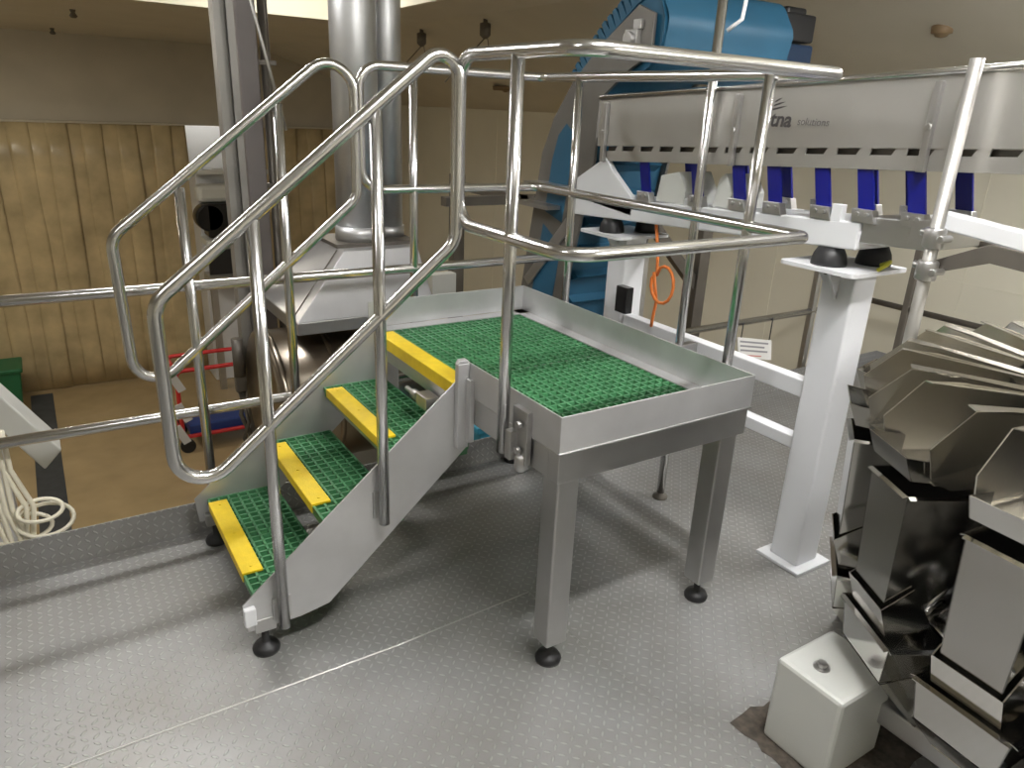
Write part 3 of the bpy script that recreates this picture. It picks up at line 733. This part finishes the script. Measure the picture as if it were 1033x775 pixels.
    tag(obj('bin', g, 'greenbox', base=(-1.9, 11.5, HF), bevel=.02), 'green plastic bin on the hall floor by the curtain', 'bin')
    t = thing('trolley', 'red tube framed trolley standing on the ochre floor beyond the stair', 'trolley', (.65, 9.0, HF))
    x0, x1, y0, y1 = .12, 1.3, 8.7, 9.4; za, zb = HF+.25, HF+1.22
    fr = B()
    for yy in (y0, y1): fr.tube(fillet([(x0, yy, za), (x0, yy, zb), (x1, yy, zb), (x1, yy, za)], .08, True), .03, 10, True)
    for xx in (x0, x1): fr.tube([(xx, y0, za), (xx, y1, za)], .025, 8).tube([(xx, y0, zb), (xx, y1, zb)], .025, 8)
    obj('frame', fr, 'red', t)
    for xx, zz in ((x0-.02, zb-.15), (x0+.02, zb-.6), (x0-.03, za+.05)):
        obj('clip', B().prism([(xx-.1, y0-.05, zz+.12), (xx, y0-.05, zz+.16), (xx+.12, y0-.05, zz-.1), (xx+.02, y0-.05, zz-.14)], (0, .03, 0)), 'white', t)
    obj('tray', B().box(x0+.1, x1-.05, y0+.05, y1-.05, za-.02, za+.14), 'bluebin', t, bevel=.02)
    for xx in (x0+.05, x1-.05):
        for yy in (y0+.03, y1-.03):
            obj('caster', B().cyl((xx, yy-.025, HF+.1), (xx, yy+.025, HF+.1), .1).box(xx-.03, xx+.03, yy-.03, yy+.03, HF+.1, za), 'black', t)
    # crate and chute close below the mezzanine edge
    cr = B().prism([(.72, 1.62, -.09), (1.12, 1.62, -.09), (1.15, 1.62, .075), (.69, 1.62, .075)], (0, .4, 0)).box(.67, 1.17, 1.60, 2.04, .06, .10)
    # stand under the crate
    e = thing('crate_stand', 'dark stand holding the light blue crate under the platform edge', 'stand', (.92, 1.87, HF))
    obj('top', B().box(.68, 1.16, 1.6, 2.06, -.14, -.09), 'darksteel', e)
    for xx in (.70, 1.09):
        for yy in (1.62, 2.0): obj('leg', B().box(xx, xx+.05, yy, yy+.05, HF, -.14), 'darksteel', e)
    tag(obj('crate', cr, 'skyblue', base=(.92, 1.87, -.09), bevel=.006), 'light blue plastic crate just visible under the platform edge', 'crate')
    ch = thing('chute', 'pale sloping chute on a white post at the far left', 'chute', (-1.6, 3.0, HF))
    obj('channel', B().prism([(-1.95, 2.9, .78), (-1.90, 2.9, .92), (-1.235, 2.9, -.16), (-1.33, 2.9, -.26)], (0, .22, 0)), 'offwhite', ch, bevel=.01)
    obj('post', B().box(-1.62, -1.50, 2.95, 3.08, HF, .18), 'white', ch, bevel=.01)
    hs = thing('hose', 'cream hose bundle and coil hung over the mezzanine edge at far left', 'hose', (-1.42, 1.5, .3))
    cb = B()
    random.seed(3)
    for k in range(7):
        x = -1.50+.022*k; a = random.uniform(-.02, .02)
        cb.tube([(x-.02, 1.50+.003*k, .545), (x+a, 1.53, .38), (x+.01-a, 1.52, .22), (x+.03+a, 1.515, .10), (x+.02, 1.50, .0)], .0095, 8)
    obj('bundle', cb, 'hose', hs)
    co = B()
    for (cx, cz, rx, rz, dy) in ((-1.32, .205, .075, .032, 0), (-1.31, .15, .095, .055, .02), (-1.40, .13, .11, .045, .03)):
        co.tube([(cx+rx*math.cos(t), 1.50+dy+.03*math.sin(t), cz+rz*math.sin(t)) for t in [2*PI*k/24 for k in range(24)]], .008, 8, True)
    obj('coil', co, 'hose', hs)
    obj('tie', B().tube([(-1.44, 1.47+.03*math.cos(t), .515+.03*math.sin(t)) for t in [2*PI*k/16 for k in range(16)]], .009, 8, True), 'red', hs)
    # things on the ceilings
    for nm, lab, p in (('smoke_detector', 'small brown detector on the sloping ceiling at the upper right', (3.31, 1.06)), ('smoke_detector', 'small round detector on the ceiling above the guard rail post', (4.17, 7.07))):
        z = 2.5-.328*(p[0]-2.5); big = p[1] > 3
        b = B().lathe((p[0], p[1], z), [(.01, -.04), (.03, -.035), (.04, -.02), (.16 if big else .055, -.018), (.17 if big else .06, .03)], 24)
        tag(obj(nm, b, M['detector'], base=(p[0], p[1], z)), lab, 'detector')
    for lab, p, e in (('ceiling anchor with a thin stay wire, left of the pair over the handrail', (2.61, 6.29, 2.46), (2.2, 6.29, 1.9)), ('ceiling anchor with a thin stay wire, right of the pair by the guard rail', (2.59, 4.92, 2.47), (2.18, 4.92, 1.92))):
        b = B().lathe(p, [(.015, -.16), (.05, -.13), (.05, -.03), (.02, -.02), (.02, .03)], 12).tube([(p[0], p[1], p[2]-.15), e], .006, 6)
        b.tube([(p[0]+.02, p[1], p[2]-.1), (p[0]+.05, p[1], p[2]-.3)], .004, 6)
        tag(obj('ceiling_anchor', b, 'darksteel', base=p), lab, 'ceiling anchor')
    for lab, p in (('tiny dark sprinkler head nearer on the ceiling at the upper left', (-.49, 8.2, 2.5)), ('tiny dark sprinkler head by the bulkhead at the upper left', (-.55, 11.4, 2.5))):
        tag(obj('sprinkler', B().lathe(p, [(.025, -.08), (.04, -.06), (.02, -.03), (.04, .03)], 14), 'darksteel', base=(p[0], p[1], 2.5)), lab, 'sprinkler')
    # placard on the far guard rail
    n = thing('notice', 'white printed notice hanging from the low rail beyond the white stand', 'notice', (2.64, 1.44, .25))
    obj('card', B().prism([(2.46, 1.446, .43), (2.80, 1.446, .365), (2.83, 1.446, .225), (2.50, 1.446, .285)], (0, .006, 0)), 'paper', n)
    ln = B()
    for k, wdt in enumerate((.28, .24, .27)):
        xs, zs = 2.49+.008*k, .405-.03*k
        ln.prism([(xs, 1.4445, zs), (xs, 1.4445, zs-.012), (xs+wdt, 1.4445, zs-.012-.19*wdt), (xs+wdt, 1.4445, zs-.19*wdt)], (0, .0014, 0))
    obj('print', ln, 'ink', n)
    obj('print', B().prism([(2.52, 1.4445, .308), (2.52, 1.4445, .30), (2.72, 1.4445, .262), (2.72, 1.4445, .27)], (0, .0014, 0)), 'inkred', n)
    obj('tie', B().tube([(2.5, 1.45, .41), (2.5, 1.45, .52)], .004, 6).tube([(2.78, 1.45, .36), (2.78, 1.45, .52)], .004, 6), 'black', n)

# ------------------------------------------------------------------ lamps
def lamp(x, y, z, sx, sy, power, label, color=(1, .96, .9)):
    T = thing('ceiling_light', label, 'ceiling light', (x, y, z))
    obj('housing', B().box(x-sx/2-.03, x+sx/2+.03, y-sy/2-.03, y+sy/2+.03, z, z+.06), 'white', T)
    m = emitter('lit_diffuser', color, power/(PI*sx*sy))
    obj('diffuser', B().box(x-sx/2, x+sx/2, y-sy/2, y+sy/2, z-.012, z+.001), m, T)
def build_lights():
    W = (1, .985, .965)
    lamp(.25, -.95, 3.13, 1.3, .16, 105, 'long fluorescent ceiling fitting over the front of the platform', W)
    lamp(-2.6, -.6, 3.13, 1.3, .16, 24, 'long fluorescent ceiling fitting over the left of the mezzanine floor', W)
    lamp(2.0, -2.6, 2.43, .16, 1.3, 68, 'long fluorescent ceiling fitting over the bucket weigher', W)
    lamp(2.36, -.35, 2.43, .16, 1.3, 58, 'long fluorescent ceiling fitting beside the trough conveyor', W)
    lamp(-1.2, 2.72, 3.13, 1.3, .16, 52, 'long fluorescent ceiling fitting over the fryer hood', W)
    lamp(-2.4, 8.6, 2.43, 1.3, .16, 80, 'long ceiling fitting over the lower hall, by the left curtain', (1, .93, .80))
    lamp(1.7, 13.0, 2.2, .9, .16, 22, 'added hidden lamp in the room beyond the gap between the curtains', W)  # assumed lamp, hidden by the bulkhead, added to lighten the far room
    lamp(1.0, 5.4, 3.13, 1.3, .16, 45, 'long added lamp over the lower hall, out of view behind the round ducts', (1, .95, .86))  # unseen lamp added to brighten the right wall and far end

M['darkgrey'] = mat('grey_painted_cheek', (.19, .18, .165), .45, .6, var=.1)
M['mauve'] = mat('mauve_grey_paint', (.17, .152, .145), .5, .2, var=.08)
M['taupe'] = mat('taupe_painted_steel', (.24, .23, .21), .45, .3, var=.08)
M['detector'] = mat('aged_brown_plastic', (.22, .15, .08), .5, 0)
build_setting(); build_platform(); build_guard_rails(); build_conveyor(); build_elevator(); build_weigher(); build_hall(); build_lights()

# ------------------------------------------------------------------ camera, world, view
w = bpy.data.worlds.new('world'); sc.world = w; w.use_nodes = True
w.node_tree.nodes['Background'].inputs['Color'].default_value = (.9, .88, .82, 1)
w.node_tree.nodes['Background'].inputs['Strength'].default_value = .02
cam = bpy.data.cameras.new('camera'); co = bpy.data.objects.new('camera', cam); COL.objects.link(co)
yaw, pitch, roll = math.radians(33.28), math.radians(20.49), math.radians(2.55)
f = Vector((math.sin(yaw)*math.cos(pitch), math.cos(yaw)*math.cos(pitch), -math.sin(pitch)))
r0 = Vector((math.cos(yaw), -math.sin(yaw), 0)); u0 = r0.cross(f)
r = r0*math.cos(roll)+u0*math.sin(roll); u = -r0*math.sin(roll)+u0*math.cos(roll)
mw = Matrix((( r.x, u.x, -f.x, -1.168), (r.y, u.y, -f.y, -1.5155), (r.z, u.z, -f.z, 1.7172), (0, 0, 0, 1)))
co.matrix_world = mw
cam.sensor_fit = 'HORIZONTAL'; cam.sensor_width = 36; cam.lens = 741.57/1033*36; cam.clip_start = .05
sc.camera = co
vs = sc.view_settings
vs.view_transform = 'Standard'; vs.look = 'None'; vs.gamma = 1; vs.exposure = 0; vs.use_curve_mapping = False
